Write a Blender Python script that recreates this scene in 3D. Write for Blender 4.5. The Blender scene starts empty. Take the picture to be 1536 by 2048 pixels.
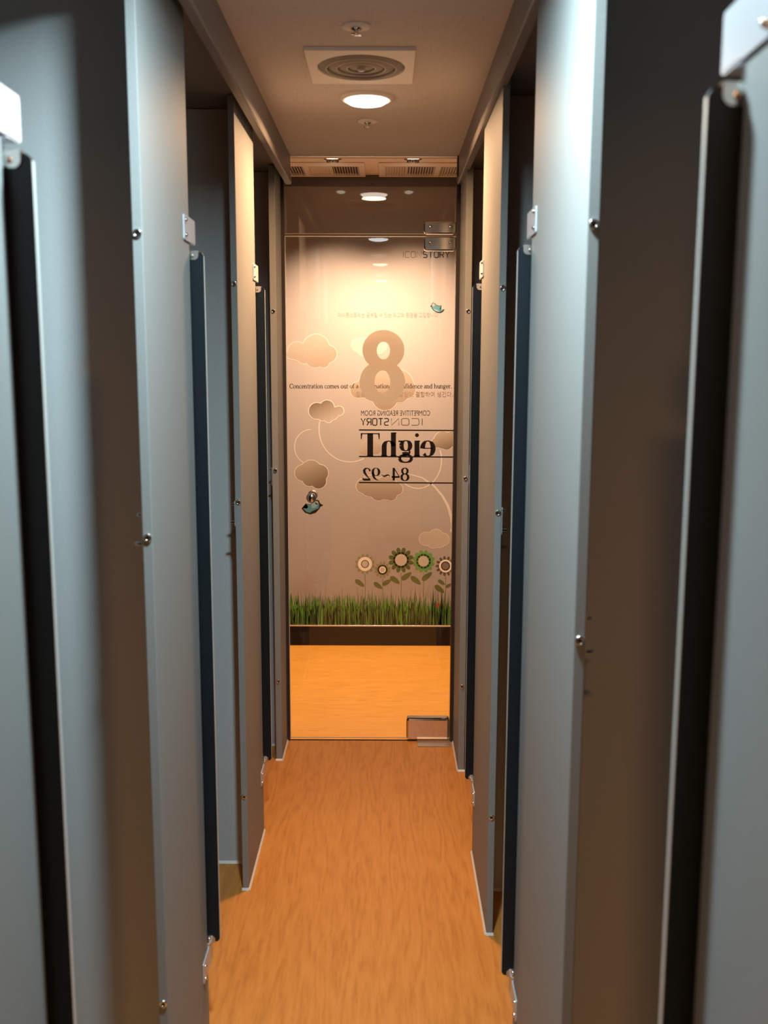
import bpy, bmesh, math, random
from mathutils import Vector, Matrix

random.seed(7)
SC = bpy.context.scene
COL = SC.collection
PI = math.pi

# ------------------------------------------------------------------ camera
F_PX, VPX, VPY, ROLL = 2000.0, 772.0, 715.0, 0.003
CAM_H = 1.6
pitch = math.atan((1024 - VPY) / F_PX)
yaw = math.atan((VPX - 768) / F_PX)
FW = Vector((-math.sin(yaw) * math.cos(pitch), math.cos(yaw) * math.cos(pitch), -math.sin(pitch)))
RT0 = Vector((math.cos(yaw), math.sin(yaw), 0))
UP0 = RT0.cross(FW)
RT = RT0 * math.cos(ROLL) + UP0 * math.sin(ROLL)
UP = -RT0 * math.sin(ROLL) + UP0 * math.cos(ROLL)
cam_data = bpy.data.cameras.new('camera')
cam = bpy.data.objects.new('camera', cam_data)
COL.objects.link(cam)
cam_data.sensor_fit = 'VERTICAL'
cam_data.sensor_height = 36.0
cam_data.lens = 36.0 * F_PX / 2048.0
cam_data.clip_start = 0.02
cam.matrix_world = Matrix(((RT.x, UP.x, -FW.x, 0), (RT.y, UP.y, -FW.y, 0), (RT.z, UP.z, -FW.z, CAM_H), (0, 0, 0, 1)))
cam_data.dof.use_dof = True
cam_data.dof.focus_distance = 4.4
cam_data.dof.aperture_fstop = 5.2
SC.camera = cam

# ------------------------------------------------------------------ world, exposure
W = bpy.data.worlds.new('world')
SC.world = W
W.use_nodes = True
W.node_tree.nodes['Background'].inputs[0].default_value = (0.5, 0.6, 0.7, 1)
W.node_tree.nodes['Background'].inputs[1].default_value = 0.004
SC.view_settings.view_transform = 'Standard'
SC.view_settings.look = 'None'
SC.view_settings.gamma = 1.0
SC.view_settings.use_curve_mapping = False
SC.view_settings.exposure = 0.0
SC.cycles.use_denoising = True
SC.cycles.max_bounces = 10
SC.cycles.diffuse_bounces = 5
SC.cycles.transparent_max_bounces = 16
SC.cycles.sample_clamp_indirect = 6.0

# lamps: (x, y, colour, watts) of each downlight along the corridor ceiling
WARM = (1.0, 0.58, 0.30)
COOL = (0.68, 0.92, 1.0)
AMBER = (1.0, 0.46, 0.15)
CORRIDOR_LAMPS = [(-0.062, 3.157, WARM, 27.0), (-0.055, 1.36, COOL, 36.0), (-0.055, -0.42, AMBER, 15.0), (-0.055, -2.2, AMBER, 2.0)]
SPOT_LAMPS = [(-0.262, 5.0), (0.124, 5.0)]
SPOT_W, SPOT_COL = 275.0, (1.0, 0.665, 0.465)

# ------------------------------------------------------------------ helpers
def tag(o, label=None, cat=None, group=None, kind=None):
    if label: o['label'] = label
    if cat: o['category'] = cat
    if group: o['group'] = group
    if kind: o['kind'] = kind
    return o

def empty(name, loc, label, cat, group=None, kind='thing'):
    o = bpy.data.objects.new(name, None)
    COL.objects.link(o)
    o.location = loc
    o.empty_display_size = 0.05
    return tag(o, label, cat, group, kind)

def root_of(p):
    while p is not None and p.parent is not None:
        p = p.parent
    return p

def world_off(p):
    v = Vector((0, 0, 0))
    while p is not None:
        v += Vector(p.location)
        p = p.parent
    return v

def link(name, bm, mats, parent=None, smooth=False, bevel=0.0):
    """one mesh object; bm is in world metres"""
    if not isinstance(mats, (list, tuple)): mats = [mats]
    me = bpy.data.meshes.new(name)
    if parent is not None:
        bmesh.ops.translate(bm, verts=bm.verts, vec=-world_off(parent))
    bm.normal_update()
    bm.to_mesh(me)
    bm.free()
    for m in mats: me.materials.append(m)
    if smooth:
        for p in me.polygons: p.use_smooth = True
    o = bpy.data.objects.new(name, me)
    COL.objects.link(o)
    if parent is not None: o.parent = parent
    if bevel:
        md = o.modifiers.new('bevel', 'BEVEL')
        md.width = bevel; md.segments = 2; md.limit_method = 'ANGLE'; md.angle_limit = 0.7
    return o

def box(bm, x0, x1, y0, y1, z0, z1, mi=0):
    vs = [bm.verts.new(p) for p in ((x0, y0, z0), (x1, y0, z0), (x1, y1, z0), (x0, y1, z0), (x0, y0, z1), (x1, y0, z1), (x1, y1, z1), (x0, y1, z1))]
    for f in ((0, 3, 2, 1), (4, 5, 6, 7), (0, 1, 5, 4), (1, 2, 6, 5), (2, 3, 7, 6), (3, 0, 4, 7)):
        fc = bm.faces.new([vs[i] for i in f]); fc.material_index = mi
    return bm

def B(*a, mi=0):
    return box(bmesh.new(), *a, mi=mi)

def lathe(bm, prof, c, axis='Z', n=48, mi=0):
    """revolve profile [(r, h)] about an axis through c"""
    rings = []
    for r, h in prof:
        ring = []
        if r < 1e-6:
            ring = [bm.verts.new(place(c, axis, 0, 0, h))]
        else:
            for k in range(n):
                a = 2 * PI * k / n
                ring.append(bm.verts.new(place(c, axis, r * math.cos(a), r * math.sin(a), h)))
        rings.append(ring)
    for a, b in zip(rings[:-1], rings[1:]):
        for k in range(n):
            k2 = (k + 1) % n
            if len(a) == 1 and len(b) == 1: continue
            if len(a) == 1: f = [a[0], b[k], b[k2]]
            elif len(b) == 1: f = [a[k], b[0], a[k2]]
            else: f = [a[k], b[k], b[k2], a[k2]]
            fc = bm.faces.new(f); fc.material_index = mi
    return bm

def place(c, axis, u, v, h):
    if axis == 'Z': return (c[0] + u, c[1] + v, c[2] + h)
    if axis == 'Y': return (c[0] + u, c[1] + h, c[2] + v)
    return (c[0] + h, c[1] + u, c[2] + v)

def prism(bm, pts, axis, a0, a1, mi=0):
    """extrude a 2-D outline along an axis; axis 'X': pts are (y,z); 'Y': (x,z); 'Z': (x,y)"""
    def P(p, a):
        if axis == 'X': return (a, p[0], p[1])
        if axis == 'Y': return (p[0], a, p[1])
        return (p[0], p[1], a)
    lo = [bm.verts.new(P(p, a0)) for p in pts]
    hi = [bm.verts.new(P(p, a1)) for p in pts]
    n = len(pts)
    fs = [bm.faces.new(lo), bm.faces.new(hi[::-1])]
    for k in range(n):
        fs.append(bm.faces.new((lo[k], hi[k], hi[(k + 1) % n], lo[(k + 1) % n])))
    for f in fs: f.material_index = mi
    bmesh.ops.recalc_face_normals(bm, faces=fs)
    return bm

def rrect(x0, x1, z0, z1, r, n=5, corners=(1, 1, 1, 1)):
    """rounded rectangle outline; corners: bl, br, tr, tl"""
    out = []
    for (cx, cz, a0, on, px, pz) in ((x0 + r, z0 + r, PI, corners[0], x0, z0), (x1 - r, z0 + r, 1.5 * PI, corners[1], x1, z0),
                                     (x1 - r, z1 - r, 0, corners[2], x1, z1), (x0 + r, z1 - r, 0.5 * PI, corners[3], x0, z1)):
        if not on: out.append((px, pz)); continue
        for k in range(n + 1):
            a = a0 + 0.5 * PI * k / n
            out.append((cx + r * math.cos(a), cz + r * math.sin(a)))
    return out

# ------------------------------------------------------------------ materials
def mat(name, col, rough=0.5, metal=0.0, spec=0.5, coat=0.0, emit=None, estr=0.0):
    m = bpy.data.materials.new(name)
    m.use_nodes = True
    p = m.node_tree.nodes['Principled BSDF']
    p.inputs['Base Color'].default_value = (*col, 1)
    p.inputs['Roughness'].default_value = rough
    p.inputs['Metallic'].default_value = metal
    p.inputs['Specular IOR Level'].default_value = spec
    p.inputs['Coat Weight'].default_value = coat
    p.inputs['Coat Roughness'].default_value = 0.03
    if emit:
        p.inputs['Emission Color'].default_value = (*emit, 1)
        p.inputs['Emission Strength'].default_value = estr
    return m

def nodes(m): return m.node_tree.nodes, m.node_tree.links, m.node_tree.nodes['Principled BSDF']

def mottled(name, c1, c2, scale=60, rough=0.5, spec=0.4, bump=0.0, detail=3):
    m = mat(name, c1, rough, 0, spec)
    N, L, P = nodes(m)
    tc = N.new('ShaderNodeTexCoord'); nz = N.new('ShaderNodeTexNoise'); rp = N.new('ShaderNodeValToRGB')
    nz.inputs['Scale'].default_value = scale; nz.inputs['Detail'].default_value = detail
    L.new(tc.outputs['Object'], nz.inputs['Vector'])
    rp.color_ramp.elements[0].position = 0.35; rp.color_ramp.elements[1].position = 0.65
    rp.color_ramp.elements[0].color = (*c1, 1); rp.color_ramp.elements[1].color = (*c2, 1)
    L.new(nz.outputs['Fac'], rp.inputs['Fac']); L.new(rp.outputs['Color'], P.inputs['Base Color'])
    if bump:
        bp = N.new('ShaderNodeBump'); bp.inputs['Strength'].default_value = bump; bp.inputs['Distance'].default_value = 0.002
        L.new(nz.outputs['Fac'], bp.inputs['Height']); L.new(bp.outputs['Normal'], P.inputs['Normal'])
    return m

def wood(name, stretch, light, mid, dark, rough=0.38):
    m = mat(name, mid, rough, 0, 0.35)
    N, L, P = nodes(m)
    tc = N.new('ShaderNodeTexCoord')
    mp = N.new('ShaderNodeMapping'); mp.inputs['Scale'].default_value = stretch
    L.new(tc.outputs['Object'], mp.inputs['Vector'])
    warp = N.new('ShaderNodeTexNoise'); warp.inputs['Scale'].default_value = 1.3; warp.inputs['Detail'].default_value = 2
    L.new(mp.outputs['Vector'], warp.inputs['Vector'])
    # cathedral figure: contour lines of a slow stretched noise
    mul = N.new('ShaderNodeMath'); mul.operation = 'MULTIPLY'; mul.inputs[1].default_value = 11.0
    L.new(warp.outputs['Fac'], mul.inputs[0])
    fr = N.new('ShaderNodeMath'); fr.operation = 'PINGPONG'; fr.inputs[1].default_value = 0.5
    L.new(mul.outputs[0], fr.inputs[0])
    fine = N.new('ShaderNodeTexNoise'); fine.inputs['Scale'].default_value = 14; fine.inputs['Detail'].default_value = 5; fine.inputs['Roughness'].default_value = 0.65
    L.new(mp.outputs['Vector'], fine.inputs['Vector'])
    mix = N.new('ShaderNodeMix'); mix.data_type = 'FLOAT'; mix.inputs[0].default_value = 0.68
    L.new(fr.outputs[0], mix.inputs[2]); L.new(fine.outputs['Fac'], mix.inputs[3])
    rp = N.new('ShaderNodeValToRGB')
    rp.color_ramp.elements[0].position = 0.18; rp.color_ramp.elements[0].color = (*dark, 1)
    rp.color_ramp.elements[1].position = 0.72; rp.color_ramp.elements[1].color = (*light, 1)
    e = rp.color_ramp.elements.new(0.42); e.color = (*mid, 1)
    L.new(mix.outputs[0], rp.inputs['Fac']); L.new(rp.outputs['Color'], P.inputs['Base Color'])
    return m

def glass_mat(name, tint, ior=1.5):
    """flat clear pane: passes light straight on and mirrors by Fresnel"""
    m = bpy.data.materials.new(name); m.use_nodes = True
    N, L = m.node_tree.nodes, m.node_tree.links
    N.remove(N['Principled BSDF'])
    tr = N.new('ShaderNodeBsdfTransparent'); tr.inputs[0].default_value = (*tint, 1)
    gl = N.new('ShaderNodeBsdfGlossy'); gl.inputs['Roughness'].default_value = 0.0
    fz = N.new('ShaderNodeFresnel'); fz.inputs['IOR'].default_value = ior
    mx = N.new('ShaderNodeMixShader')
    L.new(fz.outputs[0], mx.inputs[0]); L.new(tr.outputs[0], mx.inputs[1]); L.new(gl.outputs[0], mx.inputs[2])
    L.new(mx.outputs[0], N['Material Output'].inputs['Surface'])
    return m

def film_mat(name, col, trans):
    m = mat(name, col, 0.7, 0, 0.2)
    N, L, P = nodes(m)
    tl = N.new('ShaderNodeBsdfTranslucent'); tl.inputs[0].default_value = (*col, 1)
    mx = N.new('ShaderNodeMixShader'); mx.inputs[0].default_value = trans
    L.new(P.outputs[0], mx.inputs[1]); L.new(tl.outputs[0], mx.inputs[2])
    L.new(mx.outputs[0], N['Material Output'].inputs['Surface'])
    return m

def print_ramp(name, c0, c1, angle):
    """printed two-tone artwork, blended across the shape"""
    m = mat(name, c0, 0.5, 0, 0.3)
    N, L, P = nodes(m)
    tc = N.new('ShaderNodeTexCoord'); mp = N.new('ShaderNodeMapping')
    mp.inputs['Location'].default_value = (-0.5, 0, -0.5)
    sep = N.new('ShaderNodeSeparateXYZ')
    L.new(tc.outputs['Generated'], mp.inputs['Vector']); L.new(mp.outputs['Vector'], sep.inputs[0])
    a = N.new('ShaderNodeMath'); a.operation = 'MULTIPLY'; a.inputs[1].default_value = math.cos(angle)
    b = N.new('ShaderNodeMath'); b.operation = 'MULTIPLY'; b.inputs[1].default_value = math.sin(angle)
    s = N.new('ShaderNodeMath'); s.operation = 'ADD'
    L.new(sep.outputs[0], a.inputs[0]); L.new(sep.outputs[2], b.inputs[0]); L.new(a.outputs[0], s.inputs[0]); L.new(b.outputs[0], s.inputs[1])
    rp = N.new('ShaderNodeMapRange'); rp.inputs[1].default_value = -0.45; rp.inputs[2].default_value = 0.45
    L.new(s.outputs[0], rp.inputs[0])
    mx = N.new('ShaderNodeMix'); mx.data_type = 'RGBA'
    mx.inputs[6].default_value = (*c0, 1); mx.inputs[7].default_value = (*c1, 1)
    L.new(rp.outputs[0], mx.inputs[0]); L.new(mx.outputs[2], P.inputs['Base Color'])
    return m

M = {}
M['panel'] = mottled('grey_laminate', (0.235, 0.24, 0.235), (0.255, 0.258, 0.25), 220, 0.6, 0.28)
M['divider'] = mottled('grey_divider_board', (0.46, 0.47, 0.47), (0.49, 0.50, 0.50), 220, 0.55, 0.35)
M['edge'] = mat('pale_edging', (0.55, 0.56, 0.54), 0.35, 0.0, 0.5)
M['door'] = mottled('dark_navy_board', (0.006, 0.010, 0.014), (0.008, 0.013, 0.017), 150, 0.35, 0.3)
M['chrome'] = mat('chrome', (0.78, 0.76, 0.74), 0.10, 1.0)
M['steel'] = mat('satin_steel', (0.62, 0.64, 0.69), 0.36, 0.4)
M['bracket'] = mat('polished_bracket', (0.78, 0.76, 0.74), 0.16, 1.0)
M['cover'] = mat('floor_cover_metal', (0.50, 0.36, 0.26), 0.4, 0.6)  # steel plate; the floor's tan reflection is put into its base colour
M['dark_hole'] = mat('socket_black', (0.01, 0.009, 0.008), 0.6)
M['ceiling'] = mottled('ceiling_board', (0.69, 0.635, 0.60), (0.77, 0.715, 0.68), 160, 0.85, 0.2, 0.15, 4)
M['fascia'] = mat('fascia_paint', (0.22, 0.20, 0.19), 0.45, 0, 0.4)
M['dark_wall'] = mat('booth_wall_paint', (0.20, 0.20, 0.20), 0.7)
M['far_ceiling'] = mat('warm_white_paint', (0.90, 0.82, 0.72), 0.7)
M['white_plastic'] = mat('offwhite_plastic', (0.90, 0.87, 0.82), 0.45)
M['grey_plastic'] = mat('grey_cone_plastic', (0.30, 0.27, 0.25), 0.5)
M['grey_rim'] = mat('pale_ring_edge', (0.55, 0.50, 0.46), 0.4)
M['floor'] = wood('vinyl_oak', (7.0, 0.75, 7.0), (0.64, 0.265, 0.060), (0.56, 0.21, 0.040), (0.42, 0.142, 0.024))
M['far_floor'] = wood('vinyl_oak_crosswise', (0.8, 11.0, 9.0), (0.53, 0.26, 0.044), (0.46, 0.21, 0.030), (0.33, 0.13, 0.016))
M['sealant'] = mat('white_sealant', (0.70, 0.64, 0.58), 0.4)
M['baseboard'] = mat('dark_brown_base', (0.013, 0.008, 0.005), 0.8, 0, 0.12)
M['silver'] = mat('silver_strip', (0.75, 0.74, 0.70), 0.25, 1.0)
M['jamb'] = mat('dark_brown_channel', (0.035, 0.020, 0.014), 0.35)
M['glass'] = glass_mat('clear_glass', (0.985, 0.985, 0.97))
M['glass_edge'] = mat('pale_glass_edge', (0.62, 0.58, 0.50), 0.2, 0, 0.6)
M['mural'] = mat('mural_cream', (0.305, 0.272, 0.24), 0.55, 0, 0.3, 0.35)
M['mural_top'] = mat('mural_top_rail', (0.085, 0.07, 0.07), 0.5)
M['ink'] = mat('black_ink', (0.012, 0.006, 0.004), 0.6, 0, 0.2)
M['ink_brown'] = mat('brown_ink', (0.10, 0.055, 0.025), 0.6, 0, 0.2)
M['ink_soft'] = mat('soft_brown_ink', (0.19, 0.13, 0.09), 0.6, 0, 0.2)
M['ink_blush'] = mat('faded_pink_ink', (0.27, 0.20, 0.16), 0.6, 0, 0.2)
M['film8'] = film_mat('frosted_tan_film', (0.80, 0.70, 0.58), 0.45)
M['line_white'] = mat('white_line_ink', (0.50, 0.45, 0.39), 0.5)
M['teal'] = mat('teal_ink', (0.05, 0.16, 0.19), 0.5)
M['teal_pale'] = mat('pale_teal_ink', (0.15, 0.26, 0.27), 0.5)
M['bird_head'] = mat('greige_ink', (0.25, 0.22, 0.17), 0.5)
M['leaf'] = mat('leaf_ink', (0.085, 0.105, 0.022), 0.6)
M['leaf_dark'] = mat('dark_leaf_ink', (0.055, 0.085, 0.016), 0.6)
M['petal_tan'] = mat('olive_tan_petal_ink', (0.20, 0.19, 0.085), 0.6)
M['petal_green'] = mat('green_petal_ink', (0.09, 0.26, 0.05), 0.6)
M['petal_brown'] = mat('brown_petal_ink', (0.075, 0.055, 0.02), 0.6)
M['disc'] = mat('cream_disc_ink', (0.42, 0.38, 0.29), 0.6)
M['disc_white'] = mat('white_disc_ink', (0.66, 0.62, 0.53), 0.6)
M['disc_brown'] = mat('brown_disc_ink', (0.15, 0.11, 0.07), 0.6)
M['grass_a'] = mat('grass_ink', (0.045, 0.19, 0.012), 0.7)
M['grass_b'] = mat('bright_grass_ink', (0.085, 0.27, 0.02), 0.7)
M['grass_c'] = mat('dark_grass_ink', (0.05, 0.09, 0.014), 0.7)
M['red'] = mat('red_ink', (0.55, 0.05, 0.03), 0.5)
M['cloud_soft'] = print_ramp('cloud_print_soft', (0.332, 0.291, 0.231), (0.259, 0.208, 0.153), -0.9)
M['cloud_top'] = print_ramp('cloud_print_dark_above', (0.143, 0.104, 0.064), (0.342, 0.304, 0.247), -1.0)
M['cloud_low'] = print_ramp('cloud_print_dark_below', (0.299, 0.247, 0.186), (0.123, 0.087, 0.051), -1.0)
M['cloud_mid'] = print_ramp('cloud_print_mid', (0.305, 0.254, 0.194), (0.213, 0.162, 0.111), -1.57)
M['cloud_pale'] = mat('cloud_print_pale', (0.376, 0.328, 0.272), 0.5)
M['lens_warm'] = mat('lit_lens_warm', (0.9, 0.9, 0.9), 0.5, emit=(1.0, 0.86, 0.72), estr=9.0)
M['lens_cool'] = mat('lit_lens_cool', (0.9, 0.9, 0.9), 0.5, emit=(0.95, 1.0, 1.0), estr=9.0)
M['lens_spot'] = mat('lit_halogen_lens', (0.9, 0.9, 0.9), 0.5, emit=(1.0, 0.90, 0.75), estr=16.0)
M['spot_gold'] = mat('spot_reflector', (0.85, 0.62, 0.38), 0.15, 1.0)
M['vent_shade'] = mat('vent_slot_dark', (0.06, 0.04, 0.03), 0.7)

# ------------------------------------------------------------------ measures (metres)
XL, XR = -0.413, 0.285            # corridor faces of the end panels
YG = 4.035                        # glass wall
ZC = 2.37                         # corridor ceiling
ZS = 2.30                         # ceiling over the booths
ZF = 2.262                        # underside of the fascias
YW = 5.45                         # mural wall
ZC2 = 2.545                       # ceiling of the cross corridor
YB = -3.2                         # end of the corridor behind the viewer
XO = 1.62                         # outer walls of the booths

# ------------------------------------------------------------------ structure
def struct(name, bm, m, label, cat, bevel=0.0):
    o = link(name, bm, m, bevel=bevel)
    return tag(o, label, cat, None, 'structure')

struct('floor', B(-XO, XO, YB, YG - 0.006, -0.05, 0), M['floor'], 'orange oak vinyl floor of the narrow corridor between the booths', 'floor')
struct('floor_cross', B(-2.6, 2.6, YG + 0.006, YW + 0.2, -0.05, 0), M['far_floor'], 'bright orange floor with crosswise grain beyond the glass door', 'floor')
bm = B(-0.40, 0.285, YG - 0.006, YG + 0.006, -0.05, 0.0005)
struct('trim_threshold', bm, M['baseboard'], 'thin dark threshold joint under the glass door', 'threshold')
struct('ceiling', B(-0.393, 0.295, YB, YG + 0.05, ZC, ZC + 0.04), M['ceiling'], 'speckled tan ceiling board above the corridor', 'ceiling')
struct('ceiling_booths_left', B(-XO, -0.393, YB, YG, ZS, ZS + 0.11), M['dark_wall'], 'dark ceiling over the booths on the left', 'ceiling')
struct('ceiling_booths_right', B(0.295, XO, YB, YG, ZS, ZS + 0.11), M['dark_wall'], 'dark ceiling over the booths on the right', 'ceiling')
# fascias with a small lower bead
def fascia_profile(x, s):
    return [(x, ZC - 0.001), (x, ZF + 0.030), (x - s * 0.004, ZF + 0.024), (x - s * 0.004, ZF + 0.004), (x - s * 0.001, ZF), (x + s * 0.019, ZF), (x + s * 0.019, ZC - 0.001)]
bm = bmesh.new(); prism(bm, [(p[0], p[1]) for p in fascia_profile(-0.374, -1)], 'Y', YB, YG - 0.012)
struct('trim_1', bm, M['fascia'], 'grey fascia board running along the left edge of the ceiling', 'fascia')
bm = bmesh.new(); prism(bm, [(p[0], p[1]) for p in fascia_profile(0.276, 1)], 'Y', YB, YG - 0.012)
struct('trim_2', bm, M['fascia'], 'grey fascia board running along the right edge of the ceiling', 'fascia')
struct('wall_left', B(-XO - 0.08, -XO, YB, YG, 0, ZS + 0.11), M['dark_wall'], 'outer wall behind the booths on the left', 'wall')
struct('wall_right', B(XO, XO + 0.08, YB, YG, 0, ZS + 0.11), M['dark_wall'], 'outer wall behind the booths on the right', 'wall')
struct('wall_back', B(-XO, XO, YB - 0.08, YB, 0, ZC + 0.04), M['dark_wall'], 'dark wall closing the corridor', 'wall')
struct('wall_cross_left', B(-2.6, XL - 0.002, YG, YG + 0.09, 0, ZC2), M['panel'], 'wall to the left of the glass door', 'wall')
struct('wall_cross_right', B(XR + 0.002, 2.6, YG, YG + 0.09, 0, ZC2), M['panel'], 'wall to the right of the glass door', 'wall')
struct('wall_cross_header', B(XL - 0.002, XR + 0.002, YG + 0.05, YG + 0.09, ZC + 0.04, ZC2), M['panel'], 'wall above the glass door', 'wall')
struct('wall_far', B(-2.6, 2.6, YW + 0.03, YW + 0.12, 0, ZC2), M['far_ceiling'], 'wall of the cross corridor carrying the mural', 'wall')
struct('wall_cross_end_left', B(-2.68, -2.6, YG, YW + 0.12, 0, ZC2), M['far_ceiling'], 'end wall of the cross corridor on the left', 'wall')
struct('wall_cross_end_right', B(2.6, 2.68, YG, YW + 0.12, 0, ZC2), M['far_ceiling'], 'end wall of the cross corridor on the right', 'wall')
struct('ceiling_cross', B(-2.6, 2.6, YG + 0.05, YW + 0.12, ZC2, ZC2 + 0.04), M['far_ceiling'], 'warm white ceiling of the cross corridor beyond the glass', 'ceiling')
struct('baseboard_far', B(-2.6, 2.6, YW - 0.012, YW + 0.03, 0, 0.108), M['baseboard'], 'dark brown skirting under the mural', 'baseboard', 0.002)

# ------------------------------------------------------------------ booth partitions
def screw_bm(c, axis, r, out):
    """round socket-head screw; out = +1/-1 along the axis towards the viewer of it"""
    bm = bmesh.new()
    prof = [(r, 0), (r, out * 0.0022), (r * 0.86, out * 0.0034), (r * 0.52, out * 0.0034), (r * 0.46, out * 0.0012)]
    lathe(bm, prof, c, axis, 20, 0)
    lathe(bm, [(r * 0.46, out * 0.0012), (0, out * 0.0012)], c, axis, 20, 1)
    bmesh.ops.recalc_face_normals(bm, faces=bm.faces)
    return bm

def pan_screw(c, axis, r, out):
    bm = bmesh.new()
    lathe(bm, [(r, 0), (r, out * 0.002), (r * 0.8, out * 0.0042), (r * 0.4, out * 0.0052), (0, out * 0.0054)], c, axis, 16)
    bmesh.ops.recalc_face_normals(bm, faces=bm.faces)
    return bm

def partition(side, y0, y1, yw, label, screws=(1.79, 1.185, 0.34), th=0.018, thing_door=None, latch=1.19):
    """T-shaped unit: thin end panel along the corridor, divider board running back from it"""
    s = -1 if side == 'L' else 1
    xf = XL if side == 'L' else XR
    xb = xf + s * th
    xe = s * (XO - 0.004)
    r = empty('booth_partition', (xf + s * th / 2, (y0 + y1) / 2, 0), label, 'partition', 'grey partitions between the study booths')
    x0, x1 = min(xf, xb), max(xf, xb)
    link('end_panel', B(x0, x1, y0, y1, 0.002, ZS - 0.002), M['panel'], r, bevel=0.0016)
    d0, d1 = min(xb, xe), max(xb, xe)
    link('divider_board', B(d0, d1, yw, yw + 0.03, 0.002, ZS - 0.002), M['divider'], r)
    # sealant bead round the foot of the end panel and along the divider
    bm = bmesh.new()
    xs = xf - s * 0.005
    prism(bm, [(xf, 0.0005), (xs, 0.0005), (xf, 0.007)], 'Y', y0 - 0.004, y1)
    prism(bm, [(y0, 0.0005), (y0 - 0.005, 0.0005), (y0, 0.007)], 'X', x0 - 0.002, x1 + 0.002)
    prism(bm, [(yw, 0.0005), (yw - 0.006, 0.0005), (yw, 0.008)], 'X', d0, d1)
    tag(link('sealant_bead', bm, M['sealant'], r), 'white sealant bead along the foot')
    for z in screws:
        tag(link('screw', screw_bm(((x0 + x1) / 2, y0, z), 'Y', 0.0078, -1), [M['chrome'], M['dark_hole']], r, True), 'round socket screw on the front edge')
    # latch keeper on the booth face, just behind the front edge
    k = bmesh.new()
    kx0, kx1 = (xb - 0.003, xb) if s < 0 else (xb, xb + 0.003)
    prism(k, rrect(y0 + 0.006, y0 + 0.026, latch - 0.012, latch + 0.062, 0.004), 'X', kx0, kx1)
    kp = link('latch_keeper', k, M['steel'], r)
    for dz, ln in ((0.0, 0.012), (0.052, 0.007)):
        bm = bmesh.new()
        px = xb + s * 0.003
        lathe(bm, [(0.0036, 0), (0.0036, s * ln), (0.0030, s * (ln + 0.001)), (0, s * (ln + 0.001))], (px, y0 + 0.014, latch + dz), 'X', 14)
        bmesh.ops.recalc_face_normals(bm, faces=bm.faces)
        link('stud', bm, M['chrome'], kp, True)
    # pivot plates on the corridor face, reaching past the far edge to carry the door
    if thing_door:
        for (za, zb, nm) in ((1.836, 1.886, 'upper_pivot_plate'), (0.185, 0.235, 'lower_pivot_plate')):
            pa, pb = (xf, xf + 0.003) if s < 0 else (xf - 0.003, xf)
            bm = bmesh.new()
            prism(bm, rrect(y1 - 0.062, y1 + 0.052, za, zb, 0.004), 'X', pa, pb)
            # pivot tongue under / over the free end
            zt = za if nm.startswith('upper') else zb
            pin = (xf + s * 0.010, y1 + 0.024, zt)
            box(bm, min(xf - s * 0.003, xf + s * 0.020), max(xf - s * 0.003, xf + s * 0.020), y1 + 0.006, y1 + 0.044, zt - 0.0015, zt + 0.0015)
            lathe(bm, [(0.004, -0.016), (0.004, 0.016)], pin, 'Z', 12)
            pl = link(nm, bm, M['steel'], r)
            for zz in (za + 0.010, zb - 0.010):
                link('screw', pan_screw((xf - s * 0.003, y1 - 0.052, zz), 'X', 0.0042, -s), M['chrome'], pl, True)
    return r

def booth_door(side, y1, r, width=0.56):
    """door swung open into the booth: leaf square to the corridor, hinge side next to the end panel"""
    s = -1 if side == 'L' else 1
    xh = -0.385 if side == 'L' else 0.259
    xe = xh + s * width
    ya, yb = y1 + 0.010, y1 + 0.018
    z0, z1 = 0.247, 1.818
    bm = bmesh.new()
    xa, xb_ = min(xh + s * 0.0006, xe), max(xh + s * 0.0006, xe)
    prism(bm, rrect(xa, xb_, z0, z1, 0.010, 6), 'Y', ya, yb)
    dr = tag(link('door', bm, M['door'], r), 'black glossy door leaf swung open into the booth')
    bm = bmesh.new()
    box(bm, min(xh, xh + s * 0.0006), max(xh, xh + s * 0.0006), ya + 0.0008, yb, z0 + 0.008, z1 - 0.008)
    tag(link('edge_strip', bm, M['edge'], dr), 'thin pale polished edge line')
    for up in (True, False):
        z = z1 if up else z0
        d = -1 if up else 1
        bm = bmesh.new()
        a, b = xh + s * 0.011, xh + s * 0.055
        x0, x1 = min(a, b), max(a, b)
        box(bm, x0, x1, ya - 0.002, yb + 0.001, min(z, z - d * 0.0025), max(z, z - d * 0.0025))
        zz0, zz1 = (z - 0.0165, z + 0.0025) if up else (z - 0.0025, z + 0.0165)
        if up: cr = (0, 1, 0, 0) if s < 0 else (1, 0, 0, 0)
        else: cr = (0, 0, 1, 0) if s < 0 else (0, 0, 0, 1)
        prism(bm, rrect(x0, x1, zz0, zz1, 0.009, 6, cr), 'Y', ya - 0.0025, ya)
        sb = pan_screw((xh + s * 0.025, ya - 0.0025, z + d * 0.008), 'Y', 0.0040, -1)
        tmp = bpy.data.meshes.new('screw'); sb.to_mesh(tmp); sb.free(); bm.from_mesh(tmp); bpy.data.meshes.remove(tmp)
        link('upper_bracket' if up else 'lower_bracket', bm, M['bracket'], dr, bevel=0.0006)

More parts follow.
